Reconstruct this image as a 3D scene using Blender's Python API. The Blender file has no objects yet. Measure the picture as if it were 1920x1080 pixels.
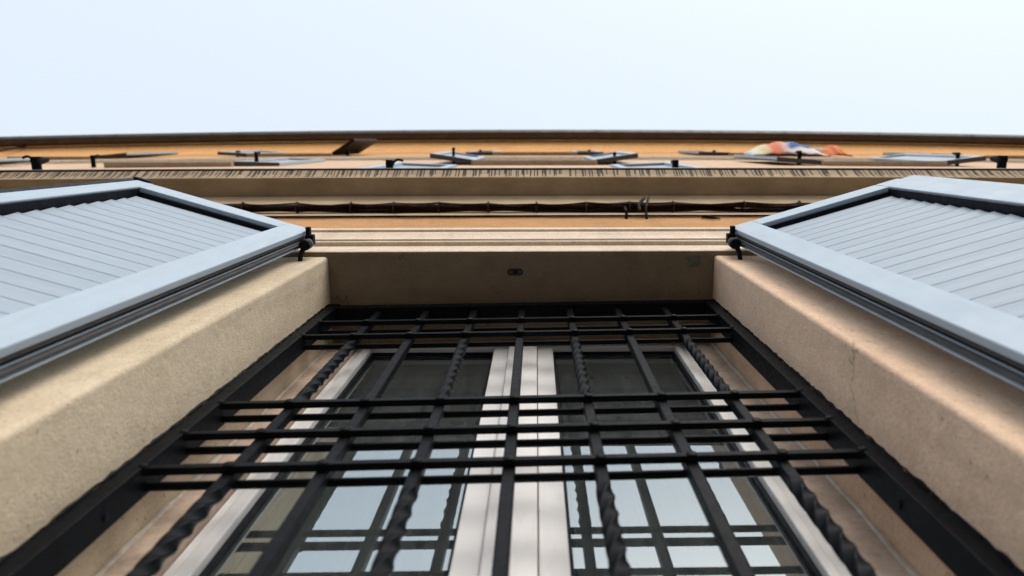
import bpy, bmesh, math, random
from mathutils import Vector, Matrix
random.seed(7)
R = math.radians
SC = bpy.context.scene
COL = SC.collection

# ------------------------------------------------------------------ camera
# world: x along the facade, y into the wall, z up; the camera stands in the
# street 0.3 m off the wall and looks almost straight up along it
EYE = 1.6
FPX = 1400.0
ex = Vector((1, .004, .017)).normalized()
uz = Vector((0, 273.0, 1400.0)); uz -= ex * uz.dot(ex); uz.normalize()
ey = ex.cross(uz)
if ey.y > 0: ey = -ey
right = Vector((ex.x, ey.x, uz.x)); up = Vector((ex.y, ey.y, uz.y)); fwd = Vector((ex.z, ey.z, uz.z))
cam = bpy.data.cameras.new('camera'); camo = bpy.data.objects.new('camera', cam); COL.objects.link(camo)
camo.matrix_world = Matrix(((right.x, up.x, -fwd.x, 0), (right.y, up.y, -fwd.y, 0), (right.z, up.z, -fwd.z, EYE), (0, 0, 0, 1)))
cam.sensor_width = 36; cam.lens = FPX / 1920 * 36
cam.shift_x = -70 / 1920
cam.clip_start = .02; cam.clip_end = 2000
cam.dof.use_dof = True; cam.dof.focus_distance = 1.95; cam.dof.aperture_fstop = 3.8
SC.camera = camo

# ------------------------------------------------------------------ sky, sun, exposure
SUN_EL = R(35); SUN_AZ = (.30, -.954)         # veiled sun over the street, to the right
w = bpy.data.worlds.new('World'); SC.world = w; w.use_nodes = True
nt = w.node_tree; nt.nodes.clear()
sky = nt.nodes.new('ShaderNodeTexSky'); sky.sky_type = 'NISHITA'; sky.sun_disc = False
sky.sun_elevation = SUN_EL; sky.sun_rotation = math.atan2(SUN_AZ[0], SUN_AZ[1])
sky.dust_density = 4.0; sky.air_density = 1.0; sky.ozone_density = 1.0
hz = nt.nodes.new('ShaderNodeMix'); hz.data_type = 'RGBA'
hz.inputs[0].default_value = .50; hz.inputs[7].default_value = (7.3, 7.95, 8.4, 1)   # thin high veil of cloud
bg = nt.nodes.new('ShaderNodeBackground'); bg.inputs['Strength'].default_value = .075
wo = nt.nodes.new('ShaderNodeOutputWorld')
nt.links.new(sky.outputs[0], hz.inputs[6]); nt.links.new(hz.outputs[2], bg.inputs[0]); nt.links.new(bg.outputs[0], wo.inputs[0])
sl = bpy.data.lights.new('sun', 'SUN'); sl.energy = 0.5; sl.angle = R(34); sl.color = (1, .96, .90)
so = bpy.data.objects.new('sun', sl); COL.objects.link(so)
sd = Vector((SUN_AZ[0] * math.cos(SUN_EL), SUN_AZ[1] * math.cos(SUN_EL), math.sin(SUN_EL)))
so.rotation_euler = sd.to_track_quat('Z', 'Y').to_euler(); so.location = (20, -20, 40)
SC.view_settings.view_transform = 'Standard'; SC.view_settings.look = 'None'
SC.view_settings.gamma = 1; SC.view_settings.use_curve_mapping = False
SC.view_settings.exposure = 1.33

# ------------------------------------------------------------------ materials
def new_mat(name):
    m = bpy.data.materials.new(name); m.use_nodes = True
    t = m.node_tree; b = t.nodes['Principled BSDF']
    return m, t, b
def N(t, kind, **kw):
    n = t.nodes.new('ShaderNode' + kind)
    for k, v in kw.items(): setattr(n, k, v)
    return n
def coords(t, scale=(1, 1, 1)):
    c = N(t, 'TexCoord'); mp = N(t, 'Mapping'); mp.inputs['Scale'].default_value = scale
    t.links.new(c.outputs['Object'], mp.inputs[0]); return mp.outputs[0]
def noise(t, vec, scale, detail=4, rough=.6):
    n = N(t, 'TexNoise'); n.inputs['Scale'].default_value = scale; n.inputs['Detail'].default_value = detail
    n.inputs['Roughness'].default_value = rough; t.links.new(vec, n.inputs['Vector']); return n.outputs[0]
def ramp(t, fac, stops):
    r = N(t, 'ValToRGB'); e = r.color_ramp.elements
    e[0].position, e[0].color = stops[0][0], (*stops[0][1], 1)
    e[1].position, e[1].color = stops[-1][0], (*stops[-1][1], 1)
    for p, c in stops[1:-1]:
        q = e.new(p); q.color = (*c, 1)
    t.links.new(fac, r.inputs[0]); return r.outputs[0]
def mixc(t, fac, a, b, mode='MIX'):
    m = N(t, 'Mix', data_type='RGBA', blend_type=mode)
    for sock, v in ((m.inputs[0], fac), (m.inputs[6], a), (m.inputs[7], b)):
        if hasattr(v, 'links'): t.links.new(v, sock)
        elif isinstance(v, (int, float)): sock.default_value = v
        else: sock.default_value = (*v, 1)
    return m.outputs[2]
def math_n(t, op, a, b=0.0):
    m = N(t, 'Math', operation=op)
    for sock, v in ((m.inputs[0], a), (m.inputs[1], b)):
        if hasattr(v, 'links'): t.links.new(v, sock)
        else: sock.default_value = v
    return m.outputs[0]
def bump(t, b, h, strength, dist):
    n = N(t, 'Bump'); n.inputs['Strength'].default_value = strength; n.inputs['Distance'].default_value = dist
    t.links.new(h, n.inputs['Height']); t.links.new(n.outputs[0], b.inputs['Normal'])

def plaster(name, c1, c2, dirt=(.10, .08, .06), grain=260, streak=.30, bstr=.45, speck=.5, dist=.0028):
    m, t, b = new_mat(name); v = coords(t)
    big = ramp(t, noise(t, v, 2.3, 5), [(.3, c1), (.7, c2)])
    fine = ramp(t, noise(t, v, grain, 3, .7), [(.28, (.80, .79, .77)), (.60, (1.04, 1.04, 1.04))])
    col = mixc(t, 1.0, big, fine, 'MULTIPLY')
    sv = coords(t, (1, 1, .12))
    st = ramp(t, noise(t, sv, 9, 6, .7), [(.50, (0, 0, 0)), (.78, (1, 1, 1))])
    col = mixc(t, math_n(t, 'MULTIPLY', st, streak), col, dirt)
    sp = ramp(t, noise(t, v, 95, 2, .5), [(.69, (0, 0, 0)), (.74, (1, 1, 1))])
    col = mixc(t, math_n(t, 'MULTIPLY', sp, speck), col, dirt)
    dv = N(t, 'VectorMath', operation='ADD'); nz = N(t, 'TexNoise'); nz.inputs['Scale'].default_value = 7; nz.inputs['Detail'].default_value = 5
    t.links.new(v, nz.inputs['Vector']); sc = N(t, 'VectorMath', operation='SCALE'); sc.inputs['Scale'].default_value = .35
    t.links.new(nz.outputs[1], sc.inputs[0]); t.links.new(v, dv.inputs[0]); t.links.new(sc.outputs[0], dv.inputs[1])
    vo = N(t, 'TexVoronoi', feature='DISTANCE_TO_EDGE'); vo.inputs['Scale'].default_value = 3.1; t.links.new(dv.outputs[0], vo.inputs['Vector'])
    ck = math_n(t, 'MULTIPLY', math_n(t, 'LESS_THAN', vo.outputs[0], .0055), ramp(t, noise(t, v, 1.9, 2), [(.50, (0, 0, 0)), (.60, (1, 1, 1))]))
    col = mixc(t, math_n(t, 'MULTIPLY', ck, .45 * (speck > .3)), col, dirt)
    pt = ramp(t, noise(t, v, 17, 6, .75), [(.35, (.86, .85, .84)), (.65, (1.05, 1.05, 1.05))])
    col = mixc(t, .8, col, pt, 'MULTIPLY')
    t.links.new(col, b.inputs['Base Color']); b.inputs['Roughness'].default_value = .92
    b.inputs['Specular IOR Level'].default_value = .2
    h = math_n(t, 'ADD', noise(t, v, grain, 4, .7), math_n(t, 'MULTIPLY', noise(t, v, 60, 4, .7), 1.7))
    bump(t, b, h, bstr, dist); return m
def paint(name, c, rough=.4, metal=0.0, var=.12, scale=14, bstr=0.0, bscale=300, spec=.5, dirt=None, dirtamt=.3):
    m, t, b = new_mat(name); v = coords(t)
    lo = tuple(x * (1 - var) for x in c); hi = tuple(min(1, x * (1 + var)) for x in c)
    col = ramp(t, noise(t, v, scale, 6, .65), [(.3, lo), (.7, hi)])
    if dirt:
        st = ramp(t, noise(t, coords(t, (1, 1, .2)), 30, 6, .7), [(.48, (0, 0, 0)), (.75, (1, 1, 1))])
        col = mixc(t, math_n(t, 'MULTIPLY', st, dirtamt), col, dirt)
    t.links.new(col, b.inputs['Base Color']); b.inputs['Metallic'].default_value = metal
    b.inputs['Specular IOR Level'].default_value = spec
    rr = ramp(t, noise(t, v, scale * 2.3, 4), [(.3, (rough * .8,) * 3), (.7, (min(1, rough * 1.25),) * 3)])
    t.links.new(rr, b.inputs['Roughness'])
    if bstr: bump(t, b, noise(t, v, bscale, 3, .6), bstr, .001)
    return m

M = {}
M['jamb_l'] = plaster('plaster_warm_beige', (.67, .555, .405), (.76, .65, .49))
M['jamb_r'] = plaster('plaster_rosy_beige', (.83, .58, .42), (.89, .67, .50))
M['lintel'] = plaster('plaster_lintel', (.27, .21, .145), (.34, .27, .195), streak=.4)  # dirty brown plaster, set darker still to deepen the soffit's shade
M['hood'] = plaster('painted_stucco_cream', (.70, .58, .46), (.78, .66, .54), grain=160, bstr=.25, streak=.25, speck=.25)
M['orange'] = plaster('orange_render', (.49, .258, .11), (.57, .315, .145), grain=120, bstr=.3, streak=.22, speck=.2)
M['orange_up'] = plaster('apricot_render', (.62, .335, .13), (.70, .40, .175), grain=60, bstr=.2, streak=.2, speck=.1)
M['peach'] = plaster('peach_render', (.66, .46, .32), (.76, .55, .40), grain=60, bstr=.2, streak=.2, speck=.1)
M['soffit'] = plaster('eave_soffit_ochre', (.72, .37, .13), (.80, .44, .18), grain=30, bstr=.15, streak=.2, speck=.1)
M['stone'] = plaster('sill_stone', (.46, .40, .31), (.56, .49, .39), grain=110, bstr=.2, streak=.4, speck=.3)
M['marble'] = plaster('jamb_marble', (.50, .38, .31), (.66, .54, .44), grain=60, bstr=.1, streak=.55, dirt=(.20, .12, .09), speck=.3)
M['caulk'] = paint('white_caulk', (.62, .57, .50), .6, var=.2, scale=60, bstr=.4, bscale=120)
M['iron'] = paint('black_wrought_iron', (.005, .0062, .0085), .44, .0, .35, 40, .12, 200, .055, dirt=(.009, .009, .010), dirtamt=.5)
M['alu'] = paint('pale_shutter_paint', (.43, .53, .635), .6, 0, .04, 6, .06, 500, .2, dirt=(.36, .39, .41), dirtamt=.40)
def slat_mat():
    m, t, b = new_mat('pale_slat_paint'); c = N(t, 'TexCoord'); oi = N(t, 'ObjectInfo')
    off = N(t, 'VectorMath', operation='ADD'); mp = N(t, 'Mapping'); mp.inputs['Scale'].default_value = (.5, 1, 5)
    cb_ = N(t, 'CombineXYZ'); t.links.new(math_n(t, 'MULTIPLY', oi.outputs['Random'], 60.0), cb_.inputs[0]); t.links.new(math_n(t, 'MULTIPLY', oi.outputs['Random'], 23.0), cb_.inputs[2])
    t.links.new(c.outputs['Object'], off.inputs[0]); t.links.new(cb_.outputs[0], off.inputs[1]); t.links.new(off.outputs[0], mp.inputs[0])
    v = mp.outputs[0]
    col = ramp(t, noise(t, v, 9, 6, .7), [(.30, (.345, .43, .53)), (.70, (.41, .50, .595))])
    dust_haze = ramp(t, noise(t, v, 22, 7, .75), [(.50, (0, 0, 0)), (.72, (1, 1, 1))])
    col = mixc(t, math_n(t, 'MULTIPLY', dust_haze, .45), col, (.33, .36, .38))
    hv = N(t, 'HueSaturation'); t.links.new(math_n(t, 'ADD', math_n(t, 'MULTIPLY', oi.outputs['Random'], .05), .975), hv.inputs['Value']); t.links.new(col, hv.inputs['Color'])
    t.links.new(hv.outputs[0], b.inputs['Base Color']); b.inputs['Roughness'].default_value = .6; b.inputs['Specular IOR Level'].default_value = .2
    bump(t, b, noise(t, v, 160, 3), .08, .001); return m
M['slat'] = slat_mat()
M['edge'] = paint('dark_seal_and_shade', (.095, .092, .092), .65, 0, .2, 25, .1, 300, .12)  # also stands in for the shade under the upper shutter leaves
M['groove'] = paint('dark_gasket_and_shade', (.008, .010, .016), .6, 0, .2, 25, spec=.12)  # also stands in for the shade inside the shutter recess
M['pvc'] = paint('white_window_paint', (.80, .795, .80), .38, 0, .04, 5, .04, 400, .4, dirt=(.50, .44, .40), dirtamt=.25)
M['gutter'] = paint('brown_gutter_metal', (.085, .068, .058), .5, .2, .25, 5, 0, spec=.4, dirt=(.045, .035, .03), dirtamt=.6)
M['flash'] = paint('dark_flashing', (.03, .024, .02), .5, .2, .3, 10)
M['cable'] = paint('dark_cable', (.014, .009, .007), .75, 0, .4, 30, spec=.12)
M['cable2'] = paint('rust_brown_cable', (.07, .042, .03), .75, 0, .4, 30, spec=.12)
M['dark'] = paint('dark_hole_shade', (.006, .005, .004), .9, spec=.02)
M['plate'] = paint('grey_mortar', (.17, .165, .13), .9, 0, .5, 60, .6, 90)
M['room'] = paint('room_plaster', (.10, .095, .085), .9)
M['brown'] = paint('brown_shutter_paint', (.022, .016, .013), .6, 0, .2, 10, spec=.1)
M['asphalt'] = paint('asphalt', (.05, .05, .052), .9, 0, .25, 3, .5, 200)
M['paving'] = paint('paving_stone', (.07, .067, .064), .85, 0, .25, 4, .3, 120)
M['roof'] = paint('roof_tiles', (.28, .13, .08), .8, 0, .3, 3)

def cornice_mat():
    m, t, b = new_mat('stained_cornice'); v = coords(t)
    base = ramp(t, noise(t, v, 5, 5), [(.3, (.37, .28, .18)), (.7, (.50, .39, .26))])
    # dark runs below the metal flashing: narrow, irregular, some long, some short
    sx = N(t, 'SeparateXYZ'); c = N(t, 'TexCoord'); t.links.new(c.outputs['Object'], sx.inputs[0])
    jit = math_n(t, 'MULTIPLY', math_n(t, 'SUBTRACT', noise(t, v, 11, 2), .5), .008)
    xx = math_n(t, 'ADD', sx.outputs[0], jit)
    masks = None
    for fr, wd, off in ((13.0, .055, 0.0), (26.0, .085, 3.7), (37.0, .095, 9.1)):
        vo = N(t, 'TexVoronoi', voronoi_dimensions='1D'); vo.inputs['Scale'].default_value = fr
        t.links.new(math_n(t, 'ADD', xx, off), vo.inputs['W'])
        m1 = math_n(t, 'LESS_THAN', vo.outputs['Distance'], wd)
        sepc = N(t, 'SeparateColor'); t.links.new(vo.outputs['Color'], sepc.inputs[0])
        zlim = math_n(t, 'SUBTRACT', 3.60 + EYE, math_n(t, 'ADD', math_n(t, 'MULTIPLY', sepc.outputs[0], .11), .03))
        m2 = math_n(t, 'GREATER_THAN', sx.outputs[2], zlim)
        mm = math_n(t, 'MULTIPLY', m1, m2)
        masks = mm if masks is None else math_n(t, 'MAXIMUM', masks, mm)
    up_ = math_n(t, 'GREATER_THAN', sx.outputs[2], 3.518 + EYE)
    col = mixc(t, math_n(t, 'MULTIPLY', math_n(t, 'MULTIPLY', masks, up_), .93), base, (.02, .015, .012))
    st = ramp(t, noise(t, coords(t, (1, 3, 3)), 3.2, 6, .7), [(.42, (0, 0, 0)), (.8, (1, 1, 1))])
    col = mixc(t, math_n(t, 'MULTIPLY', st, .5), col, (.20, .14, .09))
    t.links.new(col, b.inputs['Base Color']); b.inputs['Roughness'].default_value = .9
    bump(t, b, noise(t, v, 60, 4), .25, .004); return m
M['cornice'] = cornice_mat()

def glass_mat(name, ior, tint, dust_haze=.045):
    m = bpy.data.materials.new(name); m.use_nodes = True; t = m.node_tree; t.nodes.clear()
    fr = N(t, 'Fresnel'); fr.inputs['IOR'].default_value = ior
    tr = N(t, 'BsdfTransparent'); tr.inputs[0].default_value = (*tint, 1)
    gl = N(t, 'BsdfGlossy'); gl.inputs['Roughness'].default_value = .004; gl.inputs[0].default_value = (.90, .99, 1, 1)
    mx = N(t, 'MixShader'); o = N(t, 'OutputMaterial')
    t.links.new(fr.outputs[0], mx.inputs[0]); t.links.new(tr.outputs[0], mx.inputs[1]); t.links.new(gl.outputs[0], mx.inputs[2])
    # pale streaky haze added to brighten the dark parts of the pane
    df = N(t, 'BsdfDiffuse'); df.inputs[0].default_value = (.72, .82, .86, 1); dm = N(t, 'MixShader')
    st = ramp(t, noise(t, coords(t, (1, 1, .10)), 55, 6, .7), [(.35, (dust_haze * .55,) * 3), (.72, (dust_haze * 1.5,) * 3)])
    t.links.new(st, dm.inputs[0]); t.links.new(mx.outputs[0], dm.inputs[1]); t.links.new(df.outputs[0], dm.inputs[2])
    t.links.new(dm.outputs[0], o.inputs[0]); return m
M['glass'] = glass_mat('window_glass', 5.0, (.96, .99, 1.0))
M['glass2'] = glass_mat('inner_window_glass', 1.55, (.96, .99, 1.0), .03)
def curtain_mat():
    m = bpy.data.materials.new('sheer_curtain'); m.use_nodes = True; t = m.node_tree; t.nodes.clear()
    d = N(t, 'BsdfDiffuse'); d.inputs[0].default_value = (.92, .94, .92, 1)
    tl = N(t, 'BsdfTranslucent'); tl.inputs[0].default_value = (.6, .6, .56, 1)
    tr = N(t, 'BsdfTransparent'); m1 = N(t, 'MixShader'); m1.inputs[0].default_value = .06
    m2 = N(t, 'MixShader'); m2.inputs[0].default_value = .04; o = N(t, 'OutputMaterial')
    t.links.new(d.outputs[0], m1.inputs[1]); t.links.new(tl.outputs[0], m1.inputs[2])
    t.links.new(m1.outputs[0], m2.inputs[1]); t.links.new(tr.outputs[0], m2.inputs[2]); t.links.new(m2.outputs[0], o.inputs[0]); return m
M['curtain'] = curtain_mat()

# ------------------------------------------------------------------ mesh helpers
def bow(x): return x * x / 900.0            # the long facade is very slightly convex in plan

class MB:
    def __init__(s): s.v = []; s.f = []; s.sm = False
    def add(s, vs, fs):
        o = len(s.v); s.v += [tuple(p) for p in vs]; s.f += [tuple(i + o for i in f) for f in fs]; return s
    def box(s, x0, x1, y0, y1, z0, z1):
        return s.add([(x0, y0, z0), (x1, y0, z0), (x1, y1, z0), (x0, y1, z0), (x0, y0, z1), (x1, y0, z1), (x1, y1, z1), (x0, y1, z1)],
                     [(0, 3, 2, 1), (4, 5, 6, 7), (0, 1, 5, 4), (1, 2, 6, 5), (2, 3, 7, 6), (3, 0, 4, 7)])
    def quad(s, *p): return s.add(p, [tuple(range(len(p)))])
    def tube(s, path, r, n=10, caps=True):
        path = [Vector(p) for p in path]; rings = []
        for i, p in enumerate(path):
            d = (path[min(i + 1, len(path) - 1)] - path[max(i - 1, 0)]).normalized()
            a = d.cross(Vector((0, 0, 1)) if abs(d.z) < .9 else Vector((0, 1, 0))).normalized(); b = d.cross(a)
            rr = r[i] if isinstance(r, (list, tuple)) else r
            rings.append([p + (a * math.cos(2 * math.pi * k / n) + b * math.sin(2 * math.pi * k / n)) * rr for k in range(n)])
        vs = [q for g in rings for q in g]; fs = []
        for i in range(len(path) - 1):
            for k in range(n):
                fs.append((i * n + k, i * n + (k + 1) % n, (i + 1) * n + (k + 1) % n, (i + 1) * n + k))
        if caps: fs += [tuple(range(n))[::-1], tuple(range((len(path) - 1) * n, len(path) * n))]
        s.sm = True
        return s.add(vs, fs)
    def prism_x(s, prof, xs, closed=False, bend=True, caps=False):
        n = len(prof); vs = []
        for x in xs: vs += [(x, y + (bow(x) if bend else 0), z) for y, z in prof]
        fs = []
        for i in range(len(xs) - 1):
            for k in range(n if closed else n - 1):
                a, b = i * n + k, i * n + (k + 1) % n; fs.append((a, b, b + n, a + n))
        if caps: fs += [tuple(range(n)), tuple(range((len(xs) - 1) * n, len(xs) * n))[::-1]]
        return s.add(vs, fs)
    def prism_z(s, prof, zs, closed=False, caps=False):
        n = len(prof); vs = []
        for z in zs: vs += [(x, y, z) for x, y in prof]
        fs = []
        for i in range(len(zs) - 1):
            for k in range(n if closed else n - 1):
                a, b = i * n + k, i * n + (k + 1) % n; fs.append((a, b, b + n, a + n))
        if caps: fs += [tuple(range(n))[::-1], tuple(range((len(zs) - 1) * n, len(zs) * n))]
        return s.add(vs, fs)
    def mesh(s, name, mat, bevel=0, seg=2, smooth=None, fix=True):
        me = bpy.data.meshes.new(name); me.from_pydata(s.v, [], s.f)
        if bevel or fix:
            bm = bmesh.new(); bm.from_mesh(me)
            if fix: bmesh.ops.recalc_face_normals(bm, faces=bm.faces)
            if bevel: bmesh.ops.bevel(bm, geom=list(bm.edges), offset=bevel, segments=seg, affect='EDGES', profile=.5, clamp_overlap=True)
            bm.to_mesh(me); bm.free()
        if smooth if smooth is not None else s.sm:
            for p in me.polygons: p.use_smooth = True
            try: me.set_sharp_from_angle(angle=R(40))
            except Exception: pass
        me.materials.append(M[mat]); return me
    def obj(s, name, mat, parent=None, **kw):
        me = s.mesh(name, mat, **kw); return link(name, me, parent)
def link(name, me, parent=None):
    o = bpy.data.objects.new(name, me); COL.objects.link(o)
    if parent: o.parent = parent
    return o
def tag(o, label=None, cat=None, group=None, kind=None):
    for k, v in (('label', label), ('category', cat), ('group', group), ('kind', kind)):
        if v: o[k] = v
    return o
def empty(name, loc=(0, 0, 0), rz=0):
    o = bpy.data.objects.new(name, None); COL.objects.link(o); o.location = loc; o.rotation_euler = (0, 0, rz)
    o.empty_display_size = .1; return o
def copy_tree(o, parent=None):
    c = o.copy(); COL.objects.link(c); c.parent = parent
    for ch in list(o.children): copy_tree(ch, c)
    return c
def frange(a, b, st):
    n = max(1, int(round((b - a) / st))); return [a + (b - a) * i / n for i in range(n + 1)]
E_ = EYE
XS = frange(-18, 18, .75)

# ------------------------------------------------------------------ ground
tag(MB().quad((-500, -500, -.13), (500, -500, -.13), (500, 500, -.13), (-500, 500, -.13)).obj('road', 'asphalt'), kind='structure')
pv = tag(MB().box(-60, 60, -1.75, .8, -.126, 0).obj('pavement', 'paving'), kind='structure')
tag(MB().box(-60, 60, -1.9, -1.754, -.126, .004).obj('kerb', 'stone'), kind='structure')

# ------------------------------------------------------------------ the building
XL, XR = -.562, .483            # jambs of the barred window
ZB, ZT = .35 + E_, 2.0 + E_     # opening bottom / soffit
SW = .302                       # face of the lower wall
SU, SU2 = .235, .200            # faces of the upper walls
ZC = 10.5 + E_; ZEAVE = 16.0 + E_
bld = empty('apartment_building', (0, 1.0, 0)); OFF = Vector((0, -1.0, 0))
tag(bld, 'tall orange rendered apartment house with moulded cornice rising above the barred window', 'building')
def bpart(mb, name, mat, parent=None, **kw):
    """a part of the building (root stands at y = 1, so shift)"""
    o = mb.obj(name, mat, parent or bld, **kw)
    if not parent: o.location = OFF
    return o

def jamb(sgn, xc, xf, xw):
    p = [(sgn * 18, SW + bow(18))] + [(sgn * q, SW + bow(q)) for q in (12, 6, 3, 1.5)]
    r = .009
    for k in range(7):
        a = math.pi / 2 * k / 6
        p.append((xc + sgn * (r - r * math.sin(a)), SW + r - r * math.cos(a)))
    p += [(xc, .42), (xc, .5405), (xc - sgn * .003, .5405)]
    zs = frange(ZB - .05, ZT, .15)
    return MB().prism_z(p, zs)
bpart(jamb(-1, XL, 0, 0), 'left_jamb_wall', 'jamb_l', smooth=True)
bpart(jamb(1, XR, 0, 0), 'right_jamb_wall', 'jamb_r', smooth=True)
# marble lining between jamb and window frame, with its caulk seam
for sgn, xc in ((-1, XL), (1, XR)):
    b = bpart(MB().box(min(xc, xc - sgn * .072), max(xc, xc - sgn * .072), .541, .70, ZB, ZT), 'window_lining', 'marble', bevel=.002)
    path = [(xc - sgn * (.004 + random.uniform(-.0012, .0012)), .5405 + random.uniform(-.001, .001), z) for z in frange(ZB, ZT - .03, .035)]
    MB().tube(path, [.0042 + random.uniform(-.0016, .0012) for _ in path], 6).obj('caulk_seam', 'caulk', b)
# wall under the sill
bpart(MB().prism_x([(SW, 0), (SW, ZB - .05)], XS), 'wall_base', 'jamb_l')
bpart(MB().box(XL - .05, XR + .05, SW - .05, .70, ZB - .052, ZB), 'window_sill', 'stone', bevel=.004)

# lintel: soffit and stepped hood moulding above the opening
hood = [(.70, 2.0), (.30, 2.0), (.290, 2.0015), (.288, 2.004), (.288, 2.108), (.2785, 2.111), (.2765, 2.113), (.2765, 2.130), (.2715, 2.133),
        (.2735, 2.150), (.2765, 2.185), (.2775, 2.215), (.2755, 2.245), (.2715, 2.268), (.2705, 2.274), (.2705, 2.296), (.2635, 2.299),
        (.2630, 2.302), (.2630, 2.342), (.2650, 2.347), (.302, 2.372)]
hx0, hx1 = -.86, .78
bpart(MB().prism_x([(y, z + E_) for y, z in hood[2:]], frange(hx0, hx1, .06), caps=True), 'hood_moulding', 'hood')
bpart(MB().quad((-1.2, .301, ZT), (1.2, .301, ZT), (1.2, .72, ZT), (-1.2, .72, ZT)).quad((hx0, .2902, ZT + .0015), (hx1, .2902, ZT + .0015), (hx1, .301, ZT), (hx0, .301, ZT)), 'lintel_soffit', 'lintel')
# wall above the opening, up to the cornice
bpart(MB().prism_x([(SW, ZT), (SW, 3.10 + E_)], XS), 'lower_wall', 'orange')

# cornice between the ground floor and the upper floors
cor = [(.302, 3.098), (.2955, 3.100), (.2955, 3.165), (.294, 3.170), (.288, 3.172), (.288, 3.20), (.285, 3.22), (.279, 3.28), (.271, 3.36), (.263, 3.415),
       (.262, 3.42), (.262, 3.44), (.259, 3.452), (.252, 3.465), (.2455, 3.470), (.2455, 3.50), (.243, 3.502), (.205, 3.504), (.166, 3.506), (.159, 3.508), (.156, 3.514),
       (.1555, 3.532), (.1535, 3.536), (.1515, 3.545), (.1480, 3.558), (.1425, 3.570), (.1365, 3.581), (.1315, 3.592), (.1290, 3.602)]
cxs = frange(-18, -4, .5)[:-1] + frange(-4, 4, .09) + frange(4, 18, .5)[1:]
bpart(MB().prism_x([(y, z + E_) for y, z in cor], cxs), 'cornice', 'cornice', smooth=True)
bpart(MB().prism_x([(.134, 3.602 + E_), (.1205, 3.604 + E_), (.1195, 3.640 + E_), (.2355, 3.70 + E_)], XS), 'cornice_flashing', 'flash')

# upper walls with window openings
COLX = [-11.3, -7.5, -3.83, -.02, 3.69, 7.4, 11.2]
FLOORS = [(4.45, 6.25), (8.0, 9.75), (11.9, 13.6)]
HW = .60
def wall_grid(sf, z0, z1, mat, name, rows):
    xcuts = sorted(set([-18.0, 18.0] + [c - HW for c in COLX] + [c + HW for c in COLX]))
    zc = sorted(set([z0, z1] + [z + E_ for r in rows for z in r]))
    m = MB()
    for i in range(len(xcuts) - 1):
        xa, xb = xcuts[i], xcuts[i + 1]
        isw = any(abs((xa + xb) / 2 - c) < HW - .01 for c in COLX)
        sub = frange(xa, xb, .9)
        for j in range(len(zc) - 1):
            za, zb = zc[j], zc[j + 1]
            hole = isw and any(abs((za + zb) / 2 - (r[0] + r[1]) / 2 - E_) < .3 for r in rows)
            if not hole:
                for k in range(len(sub) - 1):
                    a, b = sub[k], sub[k + 1]
                    m.quad((a, sf + bow(a), za), (b, sf + bow(b), za), (b, sf + bow(b), zb), (a, sf + bow(a), zb))
    return bpart(m, name, mat)
wall_grid(SU, 3.65 + E_, ZC, 'peach', 'middle_wall', FLOORS[:2])
wall_grid(SU2, ZC, ZEAVE, 'orange_up', 'top_wall', FLOORS[2:])
# string course below the top floor
bpart(MB().prism_x([(y, z + E_) for y, z in [(SU, 10.38), (.226, 10.385), (.226, 10.46), (.206, 10.475), (.190, 10.50), (.186, 10.505), (.186, 10.70), (.195, 10.72), (SU2, 10.76)]], XS), 'string_course', 'hood')
# windows of the upper floors
for fi, (za, zb) in enumerate(FLOORS):
    sf = SU if fi < 2 else SU2
    for c in COLX:
        y0 = sf + bow(c)
        wn = empty('window', (c, y0 - 1.0, za + E_)); wn.parent = bld
        h = zb - za
        MB().quad((-HW, 0, 0), (-HW, .25, 0), (-HW, .25, h), (-HW, 0, h)).quad((HW, 0, 0), (HW, .25, 0), (HW, .25, h), (HW, 0, h)).quad((-HW, 0, h), (HW, 0, h), (HW, .25, h), (-HW, .25, h)).obj('reveal', 'hood', wn, fix=False)
        fm = MB().box(-HW, -HW + .07, .16, .22, 0, h).box(HW - .07, HW, .16, .22, 0, h).box(-HW + .07, HW - .07, .16, .22, h - .07, h).box(-HW + .07, HW - .07, .16, .22, 0, .07).box(-.05, .05, .158, .222, .07, h - .07)
        fm.obj('frame', 'pvc', wn)
        for a, b in ((-HW + .07, -.05), (.05, HW - .07)):
            MB().quad((a, .19, .07), (b, .19, .07), (b, .19, h - .07), (a, .19, h - .07)).obj('pane', 'glass', wn, fix=False)
        MB().box(-HW - .06, HW + .06, -.055, .24, -.07, 0).obj('sill', 'stone', wn, bevel=.006)
# eaves: soffit, gutter, roof, back and side walls
bpart(MB().prism_x([(SU2, ZEAVE - 1.35), (.185, ZEAVE - 1.33), (.180, ZEAVE - 1.28), (.165, ZEAVE - .95), (.12, ZEAVE - .55), (.05, ZEAVE - .22), (-.05, ZEAVE + .01), (-.05, ZEAVE + .12)], XS), 'eaves_cove', 'soffit', smooth=True)
gp = [(-.050, ZEAVE - .01), (-.060, ZEAVE - .035), (-.10, ZEAVE - .07), (-.15, ZEAVE - .085), (-.20, ZEAVE - .07), (-.238, ZEAVE - .03), (-.25, ZEAVE + .04), (-.262, ZEAVE + .05), (-.262, ZEAVE + .065), (-.245, ZEAVE + .06)]
gut = bpart(MB().prism_x(gp, XS), 'gutter', 'gutter', smooth=True)
for x in frange(-17, 17, 2.0):
    mb = MB().prism_x([(y * 1.0 - .004, z - .004) for y, z in gp[1:8]], [x + .23, x + .275])
    mb.obj('gutter_joint', 'gutter', gut)
bpart(MB().prism_x([(-.25, ZEAVE + .13), (4.0, ZEAVE + 1.6), (9.0, ZEAVE + .13)], XS, bend=True), 'roof', 'roof')
bs = MB()
for x in (-18, 18): bs.quad((x, SW + .36, 0), (x, 9, 0), (x, 9, ZEAVE + .2), (x, SU2 + .36, ZEAVE + .2))
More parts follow.
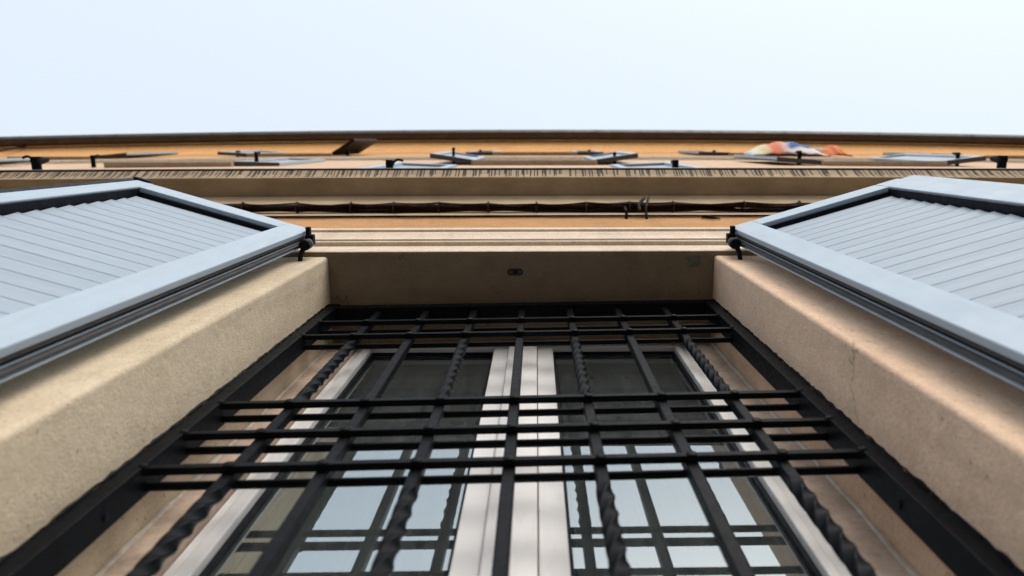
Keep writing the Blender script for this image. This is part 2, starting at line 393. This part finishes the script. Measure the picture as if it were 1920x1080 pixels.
bs.quad((-18, 9, 0), (18, 9, 0), (18, 9, ZEAVE + .2), (-18, 9, ZEAVE + .2))
bpart(bs, 'back_wall', 'peach', fix=False)
# room behind the barred window
rm = MB().quad((-1.6, .70, 2.35 + E_), (1.6, .70, 2.35 + E_), (1.6, 3.4, 2.35 + E_), (-1.6, 3.4, 2.35 + E_)).quad((-1.6, 3.4, .1), (1.6, 3.4, .1), (1.6, 3.4, 2.35 + E_), (-1.6, 3.4, 2.35 + E_))
for x in (-1.6, 1.6): rm.quad((x, .71, .1), (x, 3.4, .1), (x, 3.4, 2.35 + E_), (x, .71, 2.35 + E_))
rm.quad((-1.6, .71, .1), (1.6, .71, .1), (1.6, 3.4, .1), (-1.6, 3.4, .1))
rm.quad((-1.6, .72, ZT), (1.6, .72, ZT), (1.6, .72, 2.36 + E_), (-1.6, .72, 2.36 + E_))
for xa, xb in ((-1.6, XL - .001), (XR + .001, 1.6)): rm.quad((xa, .705, .1), (xb, .705, .1), (xb, .705, ZT), (xa, .705, ZT))
rm.quad((XL, .705, .1), (XR, .705, .1), (XR, .705, ZB), (XL, .705, ZB))
bpart(rm, 'room_walls', 'room', fix=False)

# ------------------------------------------------------------------ casement window behind the bars
wx0, wx1 = -.488, .409
win = empty('casement_window', ((wx0 + wx1) / 2, .60, ZB)); wc = Vector((-(wx0 + wx1) / 2, -.60, -ZB))
tag(win, 'white two leaf casement window behind the black iron grille', 'window')
def wpart(mb, name, mat, parent=None, **kw):
    o = mb.obj(name, mat, parent or win, **kw)
    if not parent: o.location = wc
    return o
z0, z1 = ZB, ZT - .002
fr = MB().box(wx0, wx0 + .018, .5520, .6380, z0, z1).box(wx1 - .018, wx1, .5520, .6380, z0, z1).box(wx0 + .018, wx1 - .018, .5520, .6380, z1 - .020, z1).box(wx0 + .018, wx1 - .018, .5520, .6380, z0, z0 + .04)
wpart(fr, 'outer_frame', 'pvc', bevel=.0015)
gA = (wx0 + .043, -.1145); gB = (.0425, wx1 - .036); gz0, gz1 = z0 + .09, 1.955 + E_
for (ga, gb), (sa, sb) in ((gA, (wx0 + .0195, -.0760)), (gB, (.0015, wx1 - .0195))):
    sh = MB().box(sa, ga, .5440, .6030, z0 + .042, z1 - .022).box(gb, sb, .5440, .6030, z0 + .042, z1 - .022).box(ga, gb, .5442, .6030, gz1, z1 - .022).box(ga, gb, .5442, .6030, z0 + .042, gz0)
    leaf = wpart(sh, 'sash', 'pvc', bevel=.0025)
    g = .006
    MB().box(ga, ga + g, .5580, .5660, gz0, gz1).box(gb - g, gb, .5580, .5660, gz0, gz1).box(ga + g, gb - g, .5580, .5660, gz1 - g, gz1).box(ga + g, gb - g, .5580, .5660, gz0, gz0 + g).obj('gasket', 'groove', leaf)
    MB().quad((ga, .5680, gz0), (gb, .5680, gz0), (gb, .5680, gz1), (ga, .5680, gz1)).obj('outer_pane', 'glass', leaf, fix=False)
    MB().quad((ga, .5860, gz0), (gb, .5860, gz0), (gb, .5860, gz1), (ga, .5860, gz1)).obj('inner_pane', 'glass2', leaf, fix=False)
    MB().box(ga, ga + .012, .5685, .5855, gz0, gz1).box(gb - .012, gb, .5685, .5855, gz0, gz1).box(ga + .012, gb - .012, .5685, .5855, gz1 - .012, gz1).obj('pane_spacer', 'edge', leaf)
wpart(MB().box(-.0745, 0.0, .5340, .5780, z0 + .045, z1 - .024), 'meeting_stile', 'pvc', bevel=.003)
wpart(MB().box(-.042, -.035, .5325, .5350, z0 + .045, z1 - .024), 'cover_bead', 'pvc', bevel=.0008)

# sheer curtains with gathered tops, hung inside behind each leaf
def curtain(xa, xb, ztop, ph):
    n, k = 130, 26; vs = []; fs = []
    for j in range(k + 1):
        t_ = j / k; z = ztop - (ztop - (.25 + E_)) * t_ ** 1.0
        for i in range(n + 1):
            u_ = i / n; x = xa + (xb - xa) * u_
            amp = .012 + .010 * min(1, t_ * 4)
            y = .612 + .35 * amp * math.sin(u_ * 62 + ph + 1.3 * math.sin(u_ * 9 + ph)) + .0015 * math.sin(u_ * 140 + t_ * 5)
            zz = z + (.010 * math.sin(u_ * 47 + ph) + .009 * math.sin(u_ * 23 + 2 * ph) if j == 0 else 0)
            vs.append((x, y, zz))
    for j in range(k):
        for i in range(n):
            a = j * (n + 1) + i; fs.append((a, a + 1, a + n + 2, a + n + 1))
    m = MB(); m.sm = True; return m.add(vs, fs)
for (xa, xb), lab, ph in (((gA[0] - .008, gA[1] + .008), 'sheer grey curtain behind the left window leaf', .4), ((gB[0] - .008, gB[1] + .008), 'sheer grey curtain behind the right window leaf', 2.1)):
    o = curtain(xa, xb, 1.912 + E_, ph).obj('curtain', 'curtain', fix=False); tag(o, lab, 'curtain', 'curtains behind the barred window')

# ------------------------------------------------------------------ wrought iron grille
gr = empty('window_grille', ((XL + XR) / 2, .44, ZB)); gc = Vector((-(XL + XR) / 2, -.44, -ZB))
tag(gr, 'black wrought iron window grille with twisted bars set into the opening', 'grille')
def gpart(mb, name, mat='iron', parent=None, **kw):
    o = mb.obj(name, mat, parent or gr, **kw)
    if not parent: o.location = gc
    return o
def gs(x): return .430 + (.4215 - .430) * (x - XL) / (XR - XL)      # the grille sits slightly askew
def gz(x, z): return z + E_ + .0185 * (x - (XL + XR) / 2)
def skewbox(xa, xb, dy0, dy1, za, zb, tilt=True):
    f = gz if tilt else (lambda x, z: z + E_)
    return MB().add([(xa, gs(xa) + dy0, f(xa, za)), (xb, gs(xb) + dy0, f(xb, za)), (xb, gs(xb) + dy1, f(xb, za)), (xa, gs(xa) + dy1, f(xa, za)),
                     (xa, gs(xa) + dy0, f(xa, zb)), (xb, gs(xb) + dy0, f(xb, zb)), (xb, gs(xb) + dy1, f(xb, zb)), (xa, gs(xa) + dy1, f(xa, zb))],
                    [(0, 3, 2, 1), (4, 5, 6, 7), (0, 1, 5, 4), (1, 2, 6, 5), (2, 3, 7, 6), (3, 0, 4, 7)])
FW = .029
GB = .38
sides = []
for xa, xb in ((XL + .002, XL + FW), (XR - FW, XR - .002)):
    m = MB()
    s_ = skewbox(xa, xb, 0, .042, GB, 1.992, False)
    sides.append(gpart(s_, 'side_frame', bevel=.002))
for k, (x, d) in enumerate(((XL, 1), (XR, -1))):      # uneven black sealant along the jamb
    zz = frange(GB, 1.985, .011)
    pa = [(x + d * .001 + d * random.uniform(-.001, .001), gs(x) - .0005 + random.uniform(-.0012, .0012), z + E_) for z in zz]
    MB().tube(pa, [.0026 + random.uniform(-.0013, .0013) for _ in pa], 7).obj('sealant_bead', 'iron', sides[k])
for z in (.62, .86, 1.27, 1.68):          # wall plugs on the inner cheeks
    for k, x in ((0, XL + FW), (1, XR - FW)):
        d = 1 if k == 0 else -1
        MB().tube([(x - d * .001, gs(x) + .024, z + E_), (x + d * .0025, gs(x) + .024, z + E_)], .0055, 10).obj('bolt', 'groove', sides[k])
gpart(skewbox(XL + FW, XR - FW, .001, .041, 1.952, 1.985), 'top_rail', bevel=.002)
gpart(skewbox(XL + FW, XR - FW, .001, .041, GB, GB + .03), 'bottom_rail', bevel=.002)
VX = []
for k in range(7):
    VX.append(XL + FW / 2 + (XR - XL - FW) * (k + 1) / 8)
HZ = [1.805, 1.672, 1.221, 1.088, .967, .62, .49]
CY = .021                                         # depth of the verticals behind the face
rivet = None
for z in HZ:
    fb = gpart(skewbox(XL + FW - .004, XR - FW + .004, .0015, .0130, z - .0066, z + .0066), 'face_bar', bevel=.0016)
    xa, xb = XL + FW - .003, XR - FW + .003
    pts = [(x, gs(x) + .0315, gz(x, z) + random.uniform(-.0005, .0005)) for x in frange(xa, xb, .12)]
    gpart(MB().tube(pts, .0063, 12), 'rear_rod')
    for x, d in ((xa, 1), (xb, -1)):            # weld beads
        MB().tube([(x - d * .002, gs(x) + .006, gz(x, z)), (x + d * .003, gs(x) + .006, gz(x, z)), (x + d * .008, gs(x) + .006, gz(x, z))], [.0100, .0088, .0068], 10).obj('weld_bead', 'iron', fb)
    for x in VX:
        y = gs(x)
        m = MB(); n = 12; vs = []; prof = [(.0, .0080), (.0012, .0078), (.0022, .0062), (.0028, .0034), (.0030, .0)]
        for dz, rr in prof[:-1]:
            vs += [(x + rr * math.cos(2 * math.pi * k / n), y + .0016 - dz, gz(x, z) + rr * math.sin(2 * math.pi * k / n)) for k in range(n)]
        vs.append((x, y + .0016 - .0030, gz(x, z)))
        fs = []
        for i in range(3):
            for k in range(n): fs.append((i * n + k, i * n + (k + 1) % n, (i + 1) * n + (k + 1) % n, (i + 1) * n + k))
        for k in range(n): fs.append((3 * n + k, 3 * n + (k + 1) % n, 4 * n))
        m.sm = True; m.add(vs, fs).obj('rivet', 'iron', fb)
def vbar(x, twisted):
    h = .0088; y = gs(x) + CY; m = MB(); zs = frange(GB + .02, 1.975, .004) if twisted else frange(GB + .02, 1.975, .2)
    segs = [(1.245, 1.635), (.655, .915)]
    vs = []; c = .0018
    base = [(-h + c, -h), (h - c, -h), (h, -h + c), (h, h - c), (h - c, h), (-h + c, h), (-h, h - c), (-h, -h + c)]
    wob = random.uniform(-.03, .03)
    for z in zs:
        a = 0
        for s0, s1 in segs:
            t_ = min(1, max(0, (z - s0) / (s1 - s0)))
            nq = max(1, round((s1 - s0) / .042))
            ease = t_ * t_ * (3 - 2 * t_) * .25 + t_ * .75
            if twisted: a += ease * nq * math.pi / 2
        ca, sa = math.cos(a), math.sin(a)
        k_ = 1.0
        if twisted and any(s0 < z < s1 for s0, s1 in segs): k_ = 1.06
        vs += [(x + (px * ca - py * sa) * k_, y + (px * sa + py * ca) * k_, z + E_) for px, py in base]
    fs = []
    for i in range(len(zs) - 1):
        for k in range(8): fs.append((i * 8 + k, i * 8 + (k + 1) % 8, (i + 1) * 8 + (k + 1) % 8, (i + 1) * 8 + k))
    fs += [tuple(range(8))[::-1], tuple(range((len(zs) - 1) * 8, len(zs) * 8))]
    m.sm = True; return m.add(vs, fs)
for k, x in enumerate(VX):
    gpart(vbar(x, k % 2 == 0), 'twisted_bar' if k % 2 == 0 else 'plain_bar')

# ------------------------------------------------------------------ the two open shutters of the barred window
def shutter(name, hinge, free, wd, zb, zt, label, group, cat='shutter', sgn=1, mats=('alu', 'slat', 'edge', 'groove'), detail=True, flange=.0, T=.044):
    """leaf: local +x from the hinge to the free side, local -y faces the street side (sgn mirrors)"""
    dx, dy = free[0] - hinge[0], free[1] - hinge[1]
    ang = math.atan2(dy, dx)
    root = empty(name, (hinge[0], hinge[1], zb), ang); tag(root, label, cat, group)
    H = zt - zb; s = sgn            # street side is at local y = s * something
    def Y(v): return v * s          # v = 0 street face, v > 0 towards the wall
    def bx(x0, x1, v0, v1, a, b): 
        y0, y1 = sorted((Y(v0), Y(v1))); return MB().box(x0, x1, y0, y1, a, b)
    st, rt, rec = .062, .085, .021
    a, sl, ed, gv = mats
    sfw = st if (flange or not detail) else .046       # free stile
    bv = .0022 if detail else 0
    # stiles and rails: pale face, dark seal core behind it
    bx(0, st, 0, .014, 0, H).obj('hinge_stile', a, root, bevel=bv)
    bx(wd - sfw, wd, 0, rec + .012, 0, H).obj('free_stile', a, root, bevel=bv)
    bx(st + .0005, wd - sfw - .0005, .0003, rec + .008, H - rt, H - .0004).obj('top_rail', a, root, bevel=bv)
    bx(st + .0005, wd - sfw - .0005, .0003, rec + .008, .0004, rt).obj('bottom_rail', a, root, bevel=bv)
    if detail:
        c = bx(.003, st - .004, .0145, T - .013, .003, H - .003).obj('hinge_core', ed, root, bevel=.0012)
        for v_, m_ in ((.0175, ed), (.0225, gv), (.0262, a)):
            bx(.0006, .006, v_, v_ + .0022, .01, H - .002).obj('seal_lip', m_, c, bevel=.0006)
        bx(.005, st - .004, T - .0125, T - .0045, .003, H - .003).obj('groove_strip', gv, root)
        bx(-.004, st - .006, T - .004, T, .001, H + .006).obj('rear_flange', a, root, bevel=.0008)
        r2 = bx(-.006, .004, T - .0140, T - .0105, .0, H + .010).obj('rubber_bead', ed, root, bevel=.0012)
        bx(-.0015, .008, .006, .018, H - .010, H + .003).obj('corner_cap', 'groove', root, bevel=.001)
        bx(wd - sfw, wd - .006, rec + .0125, T, .003, H - .003).obj('free_core', ed, root)
        if flange:
            bx(wd + .0025, wd + flange, .0035, .016, .0, H).obj('overlap_flange', a, root, bevel=.0015)
            bx(wd - .004, wd + .0022, .008, .03, .002, H - .002).obj('overlap_seal', gv, root)
        else:
            bx(wd + .001, wd + .020, .0005, .03, .0, H).obj('meeting_rebate', gv, root, bevel=.001)
            bx(wd - .030, wd + .012, -.006, .012, H - .004, H + .012).obj('top_latch', gv, root, bevel=.003)
            bx(wd - .012, wd + .026, .004, .022, H - .012, H + .007).obj('latch_hook', gv, root, bevel=.003)
        bx(wd - sfw - .0055, wd - sfw - .0005, .004, rec + .03, rt + .001, H - rt - .001).obj('stile_shade_strip', gv, root)  # dark strip painting the shade on the free stile's inner side
        bx(st + .006, wd - sfw - .006, .012, rec + .034, H - rt - .007, H - rt - .001).obj('rail_shade_strip', gv, root)  # dark strip painting the shade under the top rail
        # louvre slats
        p = .0552; n = int((H - 2 * rt) / p); x0, x1 = st - .004, wd - sfw - .010
        prof = [(rec + .0056, 0.0008), (rec + .0050, .003), (rec + .0008, p - .0085), (rec + .00125, p - .0084), (rec + .00115, p - .0072), (rec + .0005, p - .0071), (rec - .0002, p - .004), (rec + .0004, p - .0018), (rec + .0022, p - .0008), (rec + .014, p - .0008), (rec + .014, .0008)]
        m = MB(); nn = len(prof)
        for x in (x0, x1): m.v += [(x, Y(v), z) for v, z in prof]
        m.f = [(k, (k + 1) % nn, nn + (k + 1) % nn, nn + k) for k in range(nn)] + [tuple(range(nn))[::-1], tuple(range(nn, 2 * nn))]
        me = m.mesh('slat', sl)
        for i in range(n):
            o = link('slat', me, root); o.location = (random.uniform(-.0006, .0006), random.uniform(-.0005, .0005), rt + (H - 2 * rt - n * p) / 2 + i * p)
    else:
        m = MB(); p = .06; n = int((H - 2 * rt) / p)
        prof = [(rec + .007, 0.0), (rec, p - .002), (rec + .016, p - .002), (rec + .016, .0)]; nn = 4
        for x in (st, wd - sfw): m.v += [(x, Y(v), z) for v, z in prof]
        m.f = [(k, (k + 1) % nn, nn + (k + 1) % nn, nn + k) for k in range(nn)]
        me = m.mesh('slat', sl)
        for i in range(n):
            o = link('slat', me, root); o.location = (0, 0, rt + i * p)
        bx(.004, wd - .004, rec + .0165, T, .002, H - .002).obj('backing_frame', ed, root)
        bx(.001, wd - .001, .001, T - .001, -.02, -.0005).obj('shaded_bottom_edge', ed, root)  # dark strip: underside shade of the leaf put into its colour
    return root
ZS0, ZS1 = .34 + E_, 2.045 + E_
shl = shutter('window_shutter', (-.616, .232), (-1.057, .102), .474, ZS0, ZS1, 'pale louvred shutter swung open on the left of the barred window', 'shutters of the barred window', sgn=-1)
shr = shutter('window_shutter', (.534, .229), (1.008, .091), .472, ZS0, ZS1, 'pale louvred shutter swung open on the right of the barred window', 'shutters of the barred window', sgn=1, flange=.046)

# pintles: iron pins let into the jamb that carry the shutters
def pintle(x, d, z, label):
    r = empty('shutter_pintle', (x, SW, z)); tag(r, label, 'hinge', 'iron hinge pins of the shutters')
    MB().tube([(d * .012, .01, -.030), (d * .010, -.016, -.022), (d * .004, -.034, -.008)], [.006, .0065, .007], 10).obj('wall_spike', 'groove', r)
    b = MB().tube([(0, -.040, -.021), (0, -.040, -.019), (0, -.040, .0)], [.0125, .0145, .0145], 16).obj('pin_body', 'groove', r)
    MB().tube([(0, -.040, .0015), (0, -.040, .016), (0, -.040, .022)], [.0135, .0135, .009], 16).obj('pin_collar', 'edge', b)
    MB().tube([(0, -.040, .02), (0, -.040, .055)], .006, 10).obj('pin', 'groove', r)
    m = MB().box(-.011, .011, -.062, -.034, .024, .046); m.obj('hinge_knuckle', 'groove', r, bevel=.003)
    MB().box(-.006 + d * .004, .006 + d * .004, -.082, -.060, .028, .044).obj('hinge_strap', 'groove', r, bevel=.002)
    return r
pintle(-.603, -1, 1.955 + E_, 'black iron hinge pin under the left shutter of the barred window')
pintle(.523, 1, 1.955 + E_, 'black iron hinge pin under the right shutter of the barred window')

# small fittings
sp = empty('strike_plate', (-.058, .345, ZT)); tag(sp, 'small dark oval strike plate screwed to the window soffit', 'plate')
m = MB(); n = 24; L, r_ = .012, .0095
ring = [((L if math.cos(a) > 0 else -L) + r_ * math.cos(a), r_ * math.sin(a)) for a in [2 * math.pi * (k + .5) / n for k in range(n)]]
m.prism_z(ring, [-.0035, -.0002], closed=True, caps=True).obj('plate_body', 'flash', sp)
for x in (-.013, .013): MB().tube([(x, 0, -.0055), (x, 0, -.003)], [.003, .0042], 10).obj('screw', 'edge', sp)
MB().box(-.004, .004, -.004, .004, -.006, -.0034).obj('catch', 'groove', sp, bevel=.001)
mp = MB(); k = 14
pr = [(.019 * (1 + .12 * random.uniform(-1, 1)) * math.copysign(min(1, abs(math.cos(a)) * 1.25), math.cos(a)), .0155 * (1 + .1 * random.uniform(-1, 1)) * math.copysign(min(1, abs(math.sin(a)) * 1.25), math.sin(a))) for a in [2 * math.pi * i / 28 for i in range(28)]]
mp.prism_z(pr, [-.002, -.0002], closed=True, caps=True)
o = mp.obj('mortar_patch', 'plate'); o.location = (.428, .318, ZT); tag(o, 'grey square mortar patch on the soffit near the right jamb', 'patch')
# crack-edged hole in the orange wall above the right shutter
hl = empty('wall_hole', (.700, SW, 2.985 + E_)); tag(hl, 'dark ragged hole in the orange wall beside the right shutter', 'hole')
pts = [(.042 * math.cos(a) * random.uniform(.8, 1.1), .06 * math.sin(a) * random.uniform(.8, 1.1)) for a in [2 * math.pi * i / 20 for i in range(20)]]
m = MB().add([(x, -.0015, z) for x, z in pts], [tuple(range(20))]); m.obj('hole_shade', 'dark', hl, fix=False)  # flat dark sheet painting the shade inside the hole
m = MB()
for i in range(20):
    a, b = pts[i], pts[(i + 1) % 20]; kk = 1.12
    m.quad((a[0], -.004, a[1]), (b[0], -.004, b[1]), (b[0] * kk, -.0008, b[1] * kk), (a[0] * kk, -.0008, a[1] * kk))
m.obj('broken_rim', 'orange', hl)

# ------------------------------------------------------------------ cable bundle under the cornice
CBX = [-.76, -.585, -.40, -.198, -.0, .205, .385, .565, .86, 1.09, 1.33, 1.58, 1.83, 2.08, 2.33]
CBX = sorted(CBX + [-.98 - .22 * k for k in range(8)])
cb = empty('cable_bundle', (0, .262, 3.085 + E_)); tag(cb, 'dark bundle of cables clipped in sagging lengths along the cornice', 'cables')
xs = frange(-3.2, 3.0, .02)
def sag(x):
    for i in range(len(CBX) - 1):
        if CBX[i] <= x <= CBX[i + 1]:
            t_ = (x - CBX[i]) / (CBX[i + 1] - CBX[i]); return 4 * t_ * (1 - t_)
    return 0
for k, (oy, oz, r_, mt, sg, tw) in enumerate([(0, 0, .0075, 'cable', .004, 0), (-.014, .008, .0045, 'cable2', .014, 2), (.010, .013, .006, 'cable', .002, 1), (-.008, -.014, .0055, 'cable', .012, 4), (.012, -.008, .007, 'cable', .008, 3), (-.016, -.003, .003, 'cable2', .026, 5), (-.004, .017, .0035, 'cable2', -.006, 6), (.016, .002, .006, 'cable', .015, 2), (-.010, .001, .0045, 'cable', .020, 7)]):
    ph = k * 1.7
    path = [(x, oy * (1 - .25 * sag(x)) + .004 * math.sin(x * (5 + tw) + ph) + bow(x), oz - sg * sag(x) + .004 * math.sin(x * (7 + 1.3 * tw) + ph * 2)) for x in xs]
    MB().tube(path, r_, 8).obj('cable', mt, cb)
clip = None
for x in CBX:
    m = MB(); n = 20
    pa = [(x + random.uniform(-.001, .001), .022 * math.cos(a), .021 * math.sin(a)) for a in [2 * math.pi * i / n for i in range(n + 1)]]
    m.tube(pa, .0032, 6, caps=False)
    c = m.obj('cable_clip', 'cable2', cb)
    MB().tube([(x + .002, -.006, .018), (x + .002, -.010, .034), (x + .002, .022, .055)], [.0055, .0065, .004], 8).obj('clip_nail', 'cable', c)
bt = MB().tube([(.415, .270, 2.995 + E_), (.418, .246, 3.05 + E_), (.44, .238, 3.12 + E_), (.462, .232, 3.20 + E_), (.470, .25, 3.30 + E_), (.472, .275, 3.345 + E_)], .0062, 8).obj('cable_lead', 'cable')
tag(bt, 'single black cable climbing off the bundle to the cornice', 'cable', 'short cables leaving the bundle')
bt = MB().tube([(.443, .300, 2.985 + E_), (.442, .262, 3.02 + E_), (.455, .246, 3.07 + E_), (.470, .236, 3.15 + E_), (.485, .231, 3.23 + E_)], .0055, 8).obj('cable_lead', 'cable')
tag(bt, 'right hand strand of the black cable pair bent over the bundle', 'cable', 'short cables leaving the bundle')
bt = MB().tube([(.362, .302, 2.990 + E_), (.362, .272, 3.0 + E_), (.362, .262, 3.06 + E_)], .006, 8).obj('cable_lead', 'cable')
tag(bt, 'short black stub of cable dropping from the bundle to the wall', 'cable', 'short cables leaving the bundle')
wl = MB().tube([(x, SW - .004 + bow(x), 3.075 + E_ + .004 * math.sin(x * 3) + .003 * math.sin(x * 7.3)) for x in frange(-3, 2.6, .1)], .0032, 6).obj('thin_wire', 'cable')
tag(wl, 'thin dark wire tacked along the wall beneath the cornice', 'wire')

# ------------------------------------------------------------------ upper floor shutters and iron stays
def pos(ci): return ['far left', 'left', 'left', 'middle', 'right', 'right', 'far right'][ci]
U = 'shutters of the upper floors'
W3 = 'middle'
FN = ['first', 'second', 'top']
COLN = {1: 'far left', 2: 'left', 3: 'middle', 4: 'right', 5: 'far right'}
def upsh(ci, fi, side, h_off=.0, f=(.40, .06), mats=('alu', 'slat', 'edge', 'groove'), wd=.50, extra='', T=.05):
    c = COLX[ci]; za, zb = FLOORS[fi]; sf = (SU if fi < 2 else SU2)
    hx = c + side * (HW + .03); hy = sf - .055 + bow(hx)
    lab = f'{extra or "pale open shutter"} on the {"left" if side < 0 else "right"} of the {FN[fi]} floor window in the {COLN[ci]} column'
    return shutter('upper_shutter', (hx, hy), (hx + side * f[0], hy - f[1]), wd, za + .02 + E_, zb + .02 + E_, lab, U, sgn=-1 if side < 0 else 1, mats=mats, detail=False, T=T)
upsh(3, 0, -1, f=(.5, .02)); upsh(3, 0, 1, f=(.5, .02))
upsh(3, 1, -1, f=(.5, .075), wd=.47); upsh(3, 1, 1, f=(.5, .075), wd=.47)
upsh(4, 1, -1, f=(.5, .04), wd=.50); upsh(4, 1, 1, f=(.5, .06), wd=.48)
upsh(2, 1, 1, f=(.5, -.015), wd=.5)
upsh(3, 2, -1, f=(.5, .0), wd=.45); upsh(3, 2, 1, f=(.5, .0), wd=.45)
upsh(2, 2, -1, f=(.5, .03)); upsh(2, 2, 1, f=(.31, .19), mats=('brown', 'brown', 'brown', 'groove'), extra='brown half open shutter', wd=.42)
upsh(4, 2, -1, f=(.5, .01)); upsh(4, 2, 1, f=(.5, .06))
upsh(1, 2, 1, f=(.5, .045)); upsh(5, 2, -1, f=(.5, .02)); upsh(1, 1, 1, f=(.5, .05))

def stay(x, s0, z, ln, wdt, label, curl=0):
    r = empty('shutter_stay', (x, s0 + bow(x), z)); tag(r, label, 'iron stay', 'iron stays beside the upper windows')
    h = wdt / 2
    MB().box(-h, h, -ln, .02, -.012, .012).obj('arm', 'iron', r, bevel=.003)
    MB().tube([(0, -ln + h, -.02), (0, -ln + h, .03), (0, -ln + h - .004, .10)], [h * .95, h * 1.05, h * .7], 10).obj('catch_head', 'iron', r)
    if curl:
        pa = [(curl * (.02 + .16 * (1 - math.cos(a))), -ln * .55 - ln * .45 * math.sin(a * 1.6), .01) for a in [i / 10 * 1.3 for i in range(11)]]
        MB().tube(pa, .008, 8).obj('curled_arm', 'iron', r)
    return r
for ci, fi, side, ln, wdt, cu in ((3, 1, -1, .185, .028, 0), (3, 1, 1, .135, .032, 0), (4, 1, -1, .155, .040, 0), (4, 1, 1, .15, .036, 0), (2, 1, -1, .13, .040, .5), (2, 1, 1, .15, .036, 0),
                                  (3, 0, -1, .135, .040, .6), (3, 0, 1, .132, .036, 0), (2, 0, 1, .165, .05, -.6), (4, 0, -1, .165, .05, 0),
                                  (3, 2, -1, .09, .034, 0), (3, 2, 1, .09, .034, 0), (2, 2, -1, .10, .042, 0), (4, 2, -1, .085, .04, 0), (4, 2, 1, .10, .05, 0), (2, 2, 1, .08, .05, 0)):
    x = COLX[ci] + side * .86; za = FLOORS[fi][0]
    stay(x, SU if fi < 2 else SU2, za + .10 + E_, ln, wdt, f'black iron shutter stay on the {"left" if side < 0 else "right"} of the {FN[fi]} floor window in the {COLN[ci]} column', cu)

# ------------------------------------------------------------------ laundry below the top right window
def cloth_mat(name, stops, sx, rot):
    m, t, b = new_mat(name); v = coords(t, (sx, 1, 1.0))
    wv = N(t, 'TexNoise'); wv.inputs['Scale'].default_value = 1.0; wv.inputs['Detail'].default_value = 1.0; wv.inputs['Distortion'].default_value = 1.4
    t.links.new(v, wv.inputs['Vector'])
    r = N(t, 'ValToRGB'); r.color_ramp.interpolation = 'EASE'
    e = r.color_ramp.elements; e[0].position, e[0].color = stops[0][0], (*stops[0][1], 1); e[1].position, e[1].color = stops[-1][0], (*stops[-1][1], 1)
    for p, c in stops[1:-1]: q = e.new(p); q.color = (*c, 1)
    t.links.new(wv.outputs[0], r.inputs[0]); t.links.new(r.outputs[0], b.inputs['Base Color']); b.inputs['Roughness'].default_value = .85
    return m
def print_mat():
    m, t, b = new_mat('printed_cloth'); c = N(t, 'TexCoord'); sx = N(t, 'SeparateXYZ'); t.links.new(c.outputs['Object'], sx.inputs[0])
    nn = math_n(t, 'MULTIPLY', math_n(t, 'SUBTRACT', noise(t, c.outputs['Object'], 3.0, 2), .5), .22)
    u_ = math_n(t, 'ADD', math_n(t, 'ADD', math_n(t, 'MULTIPLY', sx.outputs[0], .85), .5), nn)
    col = ramp(t, u_, [(.03, (.62, .72, .76)), (.14, (.84, .74, .46)), (.22, (.86, .66, .46)), (.27, (.84, .22, .12)), (.38, (.84, .26, .16)), (.46, (.86, .62, .62)), (.60, (.88, .84, .85)), (.85, (.90, .80, .80)), (.97, (.85, .84, .86))])
    w_ = math_n(t, 'ADD', math_n(t, 'SUBTRACT', sx.outputs[2], math_n(t, 'MULTIPLY', sx.outputs[0], .25)), nn)
    bl = ramp(t, w_, [(.06, (.0, .0, .0)), (.11, (1, 1, 1)), (.27, (1, 1, 1)), (.34, (0, 0, 0))])
    gate = ramp(t, u_, [(.44, (0, 0, 0)), (.56, (1, 1, 1)), (.98, (1, 1, 1)), (1.0, (1, 1, 1))])
    col = mixc(t, math_n(t, 'MULTIPLY', bl, gate), col, (.02, .14, .42))
    t.links.new(col, b.inputs['Base Color']); b.inputs['Roughness'].default_value = .85; return m
M['print'] = print_mat()
M['orange_cloth'] = cloth_mat('orange_cloth', [(.35, (.75, .16, .06)), (.5, (.80, .26, .08)), (.65, (.85, .48, .12))], 3.0, 0)
def cloth(name, xa, xb, s0, bulge, z0, z1, mat, label, group, power=.6):
    n, k = 40, 18; vs = []; fs = []; cx = (xa + xb) / 2
    for j in range(k + 1):
        v_ = j / k
        for i in range(n + 1):
            u_ = i / n
            env = max(0, math.sin(math.pi * min(1, max(0, u_)))) ** power
            out = bulge * env * math.sin(math.pi * (.06 + .74 * v_)) + .008 * math.sin(u_ * 31 + v_ * 2)
            vs.append((xa - cx + (xb - xa) * u_, -out, (z1 - z0) * v_ - .05 * math.sin(math.pi * u_) * (1 - v_)))
    for j in range(k):
        for i in range(n): a = j * (n + 1) + i; fs.append((a, a + 1, a + n + 2, a + n + 1))
    m = MB(); m.sm = True
    o = m.add(vs, fs).obj(name, mat); o.location = (cx, s0 + bow(cx), z0)
    md = o.modifiers.new('thickness', 'SOLIDIFY'); md.thickness = .006
    return tag(o, label, 'cloth', group)
cloth('hanging_cloth', 3.24, 4.40, .185, .205, 11.35 + E_, 11.95 + E_, 'print', 'white cloth printed in blue and orange billowing below the top right window', 'cloths hung out below the top right window')
cloth('hanging_cloth', 4.36, 4.82, .185, .16, 11.4 + E_, 11.95 + E_, 'orange_cloth', 'small orange cloth hanging to the right of the printed one', 'cloths hung out below the top right window', 1.2)

dw = MB().tube([(-10.6, -.06 + bow(10.6), ZEAVE - .02), (-10.62, .06 + bow(10.6), ZEAVE - 1.0), (-10.6, .19 + bow(10.6), ZEAVE - 1.6), (-10.5, .19 + bow(10.6), 12.0 + E_)], .018, 8).obj('drop_wire', 'cable')
tag(dw, 'thin dark wire dropping from the gutter at the far left of the facade', 'wire')
SC.render.resolution_x = 1024; SC.render.resolution_y = 576
SC.render.engine = 'CYCLES'
SC.cycles.max_bounces = 10; SC.cycles.transparent_max_bounces = 16
